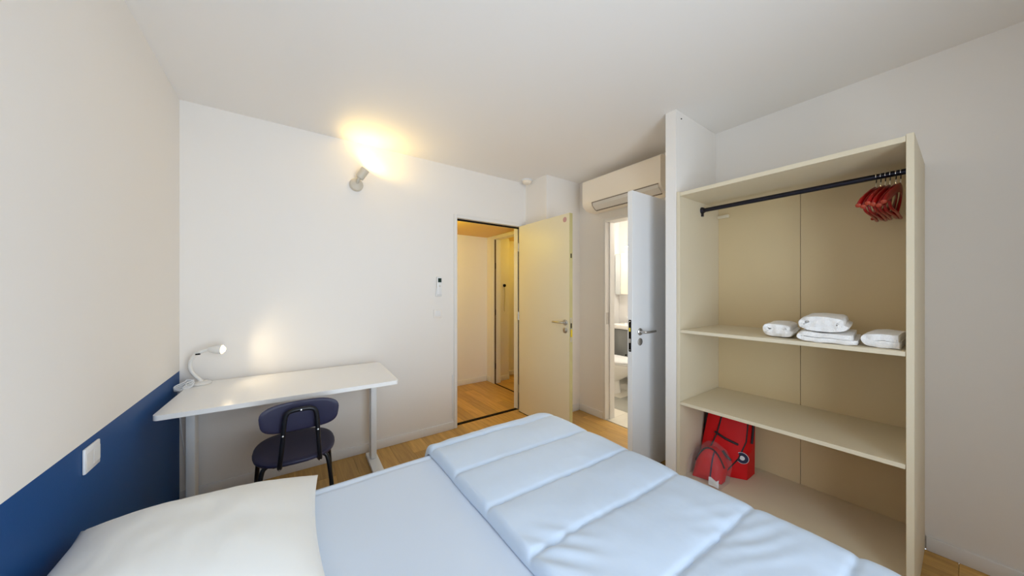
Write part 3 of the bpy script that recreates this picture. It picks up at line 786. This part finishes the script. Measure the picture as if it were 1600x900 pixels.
DA0, DA1, DB0, DB1 = DXH, MX1 + .26, MY0 - .24, MY1 + .24
def thick(a, b):
    t = 0
    for s1, s0 in zip(SEAMS, SEAMS[1:]):
        bb = b + .035 * (a - 1.0) * (1 if b > .3 else .6)      # seams run slightly askew
        if s0 <= bb <= s1:
            k = (bb - s0) / (s1 - s0); t = .033 + .016 * (max(4 * k * (1 - k), 0)) ** .40
            t -= .006 * math.exp(-(min(k, 1 - k) * .28 / .011) ** 2)
            # puckers that die out away from the seam
            edge = math.exp(-min(k, 1 - k) * 9)
            t += edge * .0055 * noise.noise(Vector((a * 26, b * 7, s0)))
    if t == 0: t = .033
    t += .006 * noise.noise(Vector((a * 4, b * 6, 7))) + .0025 * noise.noise(Vector((a * 14, b * 9, 3)))
    q_ = min(max((a - 1.28) / .2, 0), 1) * .55
    t = t * (1 - q_) + .045 * q_
    # gathered wrinkles by the head edge of one seam
    g = math.exp(-((a - .70) / .10) ** 2 - ((b - .73) / .09) ** 2)
    t += g * .006 * math.sin(a * 70 + b * 55)
    g2 = math.exp(-((a - 1.25) / .16) ** 2 - ((b - .42) / .12) ** 2)
    t += g2 * .0022 * math.sin(b * 90 + a * 40 + 3 * noise.noise(Vector((a * 5, b * 5, 0))))
    rim = min((a - DA0) * 1.7, DA1 - a, b - DB0, DB1 - b)
    k = min(max(rim / .040, 0), 1)
    return max(t * math.sqrt(max(1 - (1 - k) ** 2, 0)), .002)
NU, NV = 120, 340
bm = NB()
def tp(u, v):
    uu = u + .0
    a, b = DA0 + (DA1 - DA0) * uu ** 1.15, DB0 + (DB1 - DB0) * v
    wob = .010 * noise.noise(Vector((0, b * 3, 9))) * (1 - u)
    return base_pt(a + wob, b) + base_n(a, b) * thick(a, b)
def bt(u, v):
    a, b = DA0 + (DA1 - DA0) * u ** 1.15, DB0 + (DB1 - DB0) * v
    wob = .010 * noise.noise(Vector((0, b * 3, 9))) * (1 - u)
    return base_pt(a + wob, b)
slab_grid(bm, tp, bt, NU, NV)
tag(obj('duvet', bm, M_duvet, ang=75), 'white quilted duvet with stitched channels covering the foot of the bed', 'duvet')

# pillow leaning slightly towards the blue wall
def pil(u, v, s):
    a, b = 2*u - 1, 2*v - 1
    ed = (max(1 - abs(a) ** 2.6, 0) * max(1 - abs(b) ** 2.6, 0))
    th_ = .088 * ed ** .50
    kx = 1 - .05 * (1 - a * a) * 0 - .06 * (1 - abs(a) ** 2) * 0
    # sides drawn in between the corner ears
    x = a * (.320 - .022 * (1 - b * b)); y = b * (.345 - .024 * (1 - a * a))
    w = .005 * noise.noise(Vector((a * 3, b * 3, 2))) * ed + .0035 * noise.noise(Vector((a * 9, b * 4, 8))) * ed
    z = .066 + (s * th_ if s > 0 else -min(th_, .064)) + w * (1 if s > 0 else 0)
    w_ = ((1 - a) / 2) ** 1.3          # wall side is pushed up and drawn in
    y = b * (.345 - .024 * (1 - a * a) - .035 * w_) - .075 * w_; z += .062 * w_
    P = Vector((x, y, z - .030 * (1 - ed) * (1 if True else 0)))
    return P
PM = Matrix.Translation((-.212, 1.350, ST + .004)) @ Matrix.Rotation(R(1.5), 4, 'Y') @ Matrix.Rotation(R(-1.5), 4, 'Z')
bm = NB(); slab_grid(bm, lambda u, v: PM @ pil(u, v, 1), lambda u, v: PM @ (pil(u, v, -1) - Vector((0, 0, .002))), 44, 44)
tag(obj('pillow', bm, M_pillow, ang=80), 'plump white cotton pillow lying at the head of the bed', 'pillow')

# ------------------------------------------------------------------ desk
dk = thing('desk', 'white rectangular desk with slim steel T legs against the back wall', 'desk', (.07, 2.49, 0))
DKM = Matrix.Translation((-.487, 2.822, 0)) @ Matrix.Rotation(R(-2.0), 4, 'Z')
def dk_obj(name, bm, m): 
    bmesh.ops.transform(bm, matrix=DKM, verts=bm.verts); return obj(name, bm, m, dk)
bm = NB(); prism(bm, [(x + .556, y - .326) for x, y in rrect(1.112, .652, .025)], lambda a, b, c: Vector((a, b, c)), .716, .740); bevel_all(bm, .003, 2, 40)
dk_obj('tabletop', bm, M_desk)
for x, nm in ((.028, 0), (1.045, 1)):
    dk_obj('leg', BX(x - .021, x + .021, -.165, -.085, .031, .6995, bev=.006, seg=2), M_deskm)
    dk_obj('foot', BX(x - .0375, x + .0375, -.60, -.022, 0.001, .0305, bev=.006, seg=2), M_deskm)
    dk_obj('bracket', BX(x - .03, x + .03, -.56, -.06, .700, .7155, bev=.003, seg=1), M_deskm)
dk_obj('crossbar', BX(.06, 1.02, -.14, -.11, .672, .699, bev=.004, seg=1), M_deskm)

# ------------------------------------------------------------------ chair
ch = thing('chair', 'navy plywood chair with black steel tube frame pulled up to the desk', 'chair', (.045, 2.2, 0))
CX = .045
def seat_pts(s):
    # wide rounded seat outline, slightly narrower at the rear
    out = []
    for k in range(40):
        a = 2 * math.pi * k / 40; c, q = math.cos(a), math.sin(a)
        x = .195 * abs(c) ** .72 * (1 if c > 0 else -1); y = .225 * abs(q) ** .78 * (1 if q > 0 else -1)
        out.append((x * s * (1 - .06 * (1 if y < 0 else 0) * abs(y) / .225), y * s))
    return out
def seat_z(x, y): return .452 - .012 * math.cos(y * 7) * math.cos(x * 6)
bm = NB()
rs = []
for s, dz in ((.10, .0), (.5, .0), (.8, .0), (.95, .0), (.99, -.004), (1.0, -.011), (.99, -.018), (.95, -.022), (.5, -.022), (.10, -.022)):
    rs.append([Vector((CX + x, 2.205 + y, seat_z(x, y) + dz)) for x, y in seat_pts(s)])
loft(bm, rs); obj('seat', bm, M_navy, ch, ang=50)
def back_pt(u, v, w):
    # u across, v up; superellipse outline with curved section
    return None
bm = NB()
rs = []
for s, dy in ((.08, .011), (.5, .011), (.85, .011), (.96, .0095), (1.0, .005), (1.0, -.003), (.96, -.0075), (.85, -.009), (.5, -.009), (.08, -.009)):
    rg = []
    for k in range(44):
        a = 2 * math.pi * k / 44; c, q = math.cos(a), math.sin(a)
        x = .171 * abs(c) ** .62 * (1 if c > 0 else -1) * s; z = .080 * abs(q) ** .62 * (1 if q > 0 else -1) * s
        z += 0.0
        rg.append(Vector((CX + .018 + x * (1 + .05 * z / .08), 2.005 + dy - .05 * (z / .08) * .25 - .9 * x * x + .0, .674 + z)))
    rs.append(rg)
loft(bm, rs); obj('backrest', bm, M_navy, ch, ang=50)
# rear U tube
yb = 1.984
U = [(CX - .068, 2.02, .425), (CX - .072, 1.988, .430), (CX - .068, 1.972, .47), (CX - .060, 1.966, .56), (CX - .052, 1.958, .66), (CX - .044, 1.955, .700), (CX - .018, 1.9535, .718),
     (CX + .054, 1.9535, .718), (CX + .080, 1.955, .700), (CX + .088, 1.958, .66), (CX + .094, 1.966, .56), (CX + .100, 1.972, .47), (CX + .104, 1.988, .430), (CX + .100, 2.02, .425)]
obj('back_frame', tube(NB(), smooth_path(U, 5), .0108, 12), M_black, ch)
for p in ((CX + .018, 1.955, .718), (CX - .058, 1.960, .60), (CX + .092, 1.960, .60), (CX - .072, 1.976, .428), (CX + .104, 1.976, .428)):
    obj('bolt', lathe(NB(), [(.0045, 0), (.0035, .003), (0, .0035)], 10, axis_m((p[0], p[1] - .0100, p[2]), (0, -1, .1))), M_steel, ch)
bm = NB(); tube(bm, [(CX - .15, 2.30, .418), (CX + .15, 2.30, .418)], .010, 10); tube(bm, [(CX - .15, 2.09, .418), (CX + .15, 2.09, .418)], .010, 10)
box(bm, CX - .10, CX - .06, 2.02, 2.36, .421, .428); box(bm, CX + .06, CX + .10, 2.02, 2.36, .421, .428)
obj('seat_frame', bm, M_black, ch)
for s in (-1, 1):
    obj('leg', tube(NB(), smooth_path([(CX + s * .13, 2.30, .416), (CX + s * .155, 2.305, .405), (CX + s * .172, 2.315, .37), (CX + s * .185, 2.335, .2), (CX + s * .197, 2.355, .004)], 5), .011, 12), M_black, ch)
    obj('leg', tube(NB(), smooth_path([(CX + s * .10, 2.09, .416), (CX + s * .13, 2.085, .408), (CX + s * .150, 2.075, .37), (CX + s * .168, 2.04, .2), (CX + s * .182, 2.00, .004)], 5), .011, 12), M_black, ch)

# ------------------------------------------------------------------ desk lamp with coiled cord
lp = thing('desk_lamp', 'white gooseneck desk lamp with lit bulb and coiled cord on the desk', 'lamp', (-.42, 2.72, .741))
obj('base', lathe(NB(), [(.052, 0), (.052, .008), (.046, .014), (.014, .018), (.012, .028), (0, .028)], 24, Matrix.Translation((-.435, 2.755, .7412))), M_lampw, lp)
neck = smooth_path([(-.435, 2.755, .766), (-.462, 2.752, .80), (-.480, 2.745, .845), (-.476, 2.735, .895), (-.450, 2.725, .935), (-.412, 2.715, .953), (-.375, 2.705, .957)], 6)
obj('neck', tube(NB(), neck, .010, 12), M_lampw, lp)
hd = Vector((1, -.28, -.06)).normalized()
hs = Vector((-.382, 2.707, .958))
hd_o = obj('head', lathe(NB(), [(.012, -.012), (.018, 0), (.024, .02), (.029, .045), (.030, .058), (.027, .058), (.024, .03), (0, .022)], 24, axis_m(hs, hd)), M_lampw, lp)
obj('bulb', lathe(NB(), [(.012, .024), (.020, .040), (.022, .056), (.015, .070), (0, .074)], 18, axis_m(hs, hd)), M_bulb, hd_o)
obj('switch', BX(-.452, -.430, 2.708, 2.714, .93, .938), M_dark, lp)
bm = NB()
coil = []
for k in range(110):
    t = k / 109; a = 2 * math.pi * 5 * t
    coil.append((-.497 + .030 * math.cos(a) + .012 * math.sin(3.1 * a), 2.70 + .022 * math.sin(a * 1.02) - .02 * t, .757 + .020 * math.sin(a * .97 + 1.2) + .008 * math.sin(a * .4)))
coil += [(-.46, 2.715, .752), (-.43, 2.72, .7455), (-.40, 2.73, .745)]
tube(bm, coil, .0032, 6)
obj('cord', bm, M_plastic, lp)
obj('hanging_cord', tube(NB(), smooth_path([(-.515, 2.70, .765), (-.522, 2.695, .73), (-.524, 2.71, .66), (-.52, 2.74, .5), (-.515, 2.80, .3)], 5), .0032, 6), M_plastic, lp)
l = bpy.data.lights.new('desk_lamp_light', 'SPOT'); l.energy = 1.5; l.color = (1.0, .80, .50); l.spot_size = R(165); l.spot_blend = .6; l.shadow_soft_size = .02
o = bpy.data.objects.new('desk_lamp_light', l); C.objects.link(o); o.location = hs + hd * .085; o.rotation_euler = hd.to_track_quat('-Z', 'Y').to_euler()

# ------------------------------------------------------------------ wall lamp
wl = thing('wall_lamp', 'small beige wall spotlight tilted up, casting a warm glow on the ceiling', 'lamp', (.462, 2.84, 2.175))
obj('base', lathe(NB(), [(.050, 0), (.050, .022), (.047, .032), (.040, .038), (0, .040)], 28, axis_m((.462, YB - .0005, 2.175), (0, -1, 0))), M_wlamp, wl)
ax = Vector((.50, -.22, .80)).normalized()
ps = Vector((.470, YB - .075, 2.212))
obj('joint', tube(NB(), [(.466, YB - .03, 2.185), (.468, YB - .065, 2.20), ps + ax * .012], .012, 12), M_wlamp, wl)
hw = obj('head', lathe(NB(), [(.020, 0), (.031, .006), (.032, .012), (.032, .088), (.029, .088), (.028, .03), (0, .028)], 26, axis_m(ps, ax)), M_wlamp, wl)
obj('bulb', lathe(NB(), [(.012, .0285), (.022, .04), (.024, .055), (.016, .070), (0, .073)], 18, axis_m(ps, ax)), M_bulb, hw)
l = bpy.data.lights.new('wall_lamp_light', 'SPOT'); l.energy = 6.8; l.color = (1.0, .69, .20); l.spot_size = R(168); l.spot_blend = .5; l.shadow_soft_size = .035
o = bpy.data.objects.new('wall_lamp_light', l); C.objects.link(o); o.location = ps + ax * .092; o.rotation_euler = ax.to_track_quat('-Z', 'Y').to_euler()

# ------------------------------------------------------------------ air conditioner over the bathroom door
ac = thing('air_conditioner', 'white wall air conditioner above the bathroom door', 'air conditioner', (2.58, 1.86, 2.13))
AY0, AY1 = 1.425, 2.26
prof = [(XR - .001, 2.435), (2.50, 2.435), (2.482, 2.428), (2.474, 2.41), (2.474, 2.215), (2.482, 2.180), (2.53, 2.142), (2.60, 2.134), (XR - .001, 2.134)]
bm = NB(); prism(bm, prof, lambda a, b, c: Vector((a, c, b)), AY0, AY1); bevel_all(bm, .006, 2, 35)
obj('housing', bm, M_ac, ac)
def louv(y0, y1, name, m):
    bm = NB(); p = [(2.478, 2.199), (2.484, 2.168), (2.532, 2.130), (2.537, 2.136), (2.490, 2.173), (2.483, 2.201)]
    prism(bm, p, lambda a, b, c: Vector((a - .004, c, b - .003)), y0, y1); return obj(name, bm, m, ac)
lv = louv(AY0 + .02, AY1 - .13, 'louver', M_acd)
M_gap = mat('ac_gap', (.22, .18, .14), .6)
for p in ([(2.4715, 2.200), (2.4740, 2.192), (2.4790, 2.192), (2.4790, 2.200)], [(2.528, 2.122), (2.536, 2.119), (2.540, 2.126), (2.532, 2.130)]):
    bm = NB(); prism(bm, p, lambda a, b, c: Vector((a, c, b)), AY0 + .02, AY1 - .13); obj('louver_gap', bm, M_gap, ac)
bm = NB(); prism(bm, [(2.472, 2.2), (2.479, 2.164), (2.53, 2.124), (2.537, 2.13), (2.486, 2.172), (2.478, 2.2)], lambda a, b, c: Vector((a - .002, c, b)), AY1 - .130, AY1 - .124); obj('louver_gap', bm, M_gap, ac)

# ------------------------------------------------------------------ small wall and ceiling fittings
sd = thing('smoke_detector', 'round white smoke detector on the ceiling by the entry door', 'smoke detector', (2.12, 2.735, ZC))
obj('base', lathe(NB(), [(.058, -.0005), (.058, -.010), (.054, -.014)], 28, Matrix.Translation((2.125, 2.735, ZC))), M_plastic, sd)
obj('cap', lathe(NB(), [(.050, -.0145), (.050, -.024), (.042, -.038), (.02, -.043), (0, -.044)], 28, Matrix.Translation((2.125, 2.735, ZC))), M_ac, sd)

th_ = thing('air_remote', 'white remote control with dark screen in a wall holder by the door', 'remote control', (1.163, YB, 1.36))
obj('holder', BX(1.133, 1.193, YB - .014, YB - .0005, 1.272, 1.352, bev=.004), M_plastic, th_)
rm = obj('body', BX(1.139, 1.187, YB - .030, YB - .0145, 1.285, 1.452, bev=.006), M_plastic, th_)
obj('screen', BX(1.147, 1.180, YB - .0315, YB - .0302, 1.402, 1.440), M_screen, rm)
obj('button', BX(1.155, 1.172, YB - .032, YB - .0302, 1.36, 1.374, bev=.002, seg=1), M_acd, rm)
sw = thing('light_switch', 'white wall light switch below the remote holder by the door', 'switch', (1.157, YB, 1.11))
obj('plate', BX(1.115, 1.195, YB - .009, YB - .0005, 1.07, 1.152, bev=.004), M_wall, sw)
obj('rocker', BX(1.13, 1.18, YB - .0125, YB - .0092, 1.086, 1.137, bev=.002), M_plastic, sw)
sk = thing('wall_socket', 'white double socket plate on the blue part of the wall', 'socket', (XL, 1.72, .756))
obj('plate', BX(XL + .0005, XL + .008, 1.664, 1.768, .717, .800, bev=.003), M_sock, sk)
for y in (1.691, 1.741):
    s_ = obj('socket_insert', BX(XL + .0082, XL + .0092, y - .023, y + .023, .732, .782, bev=.0007, seg=1), M_plastic, sk)
tag(obj('nail', lathe(NB(), [(.004, 0), (.004, .004), (0, .005)], 10, axis_m((2.165, 1.1018, 2.475), (0, -1, 0))), M_dark), 'tiny dark nail in the partition wall above the wardrobe', 'nail')
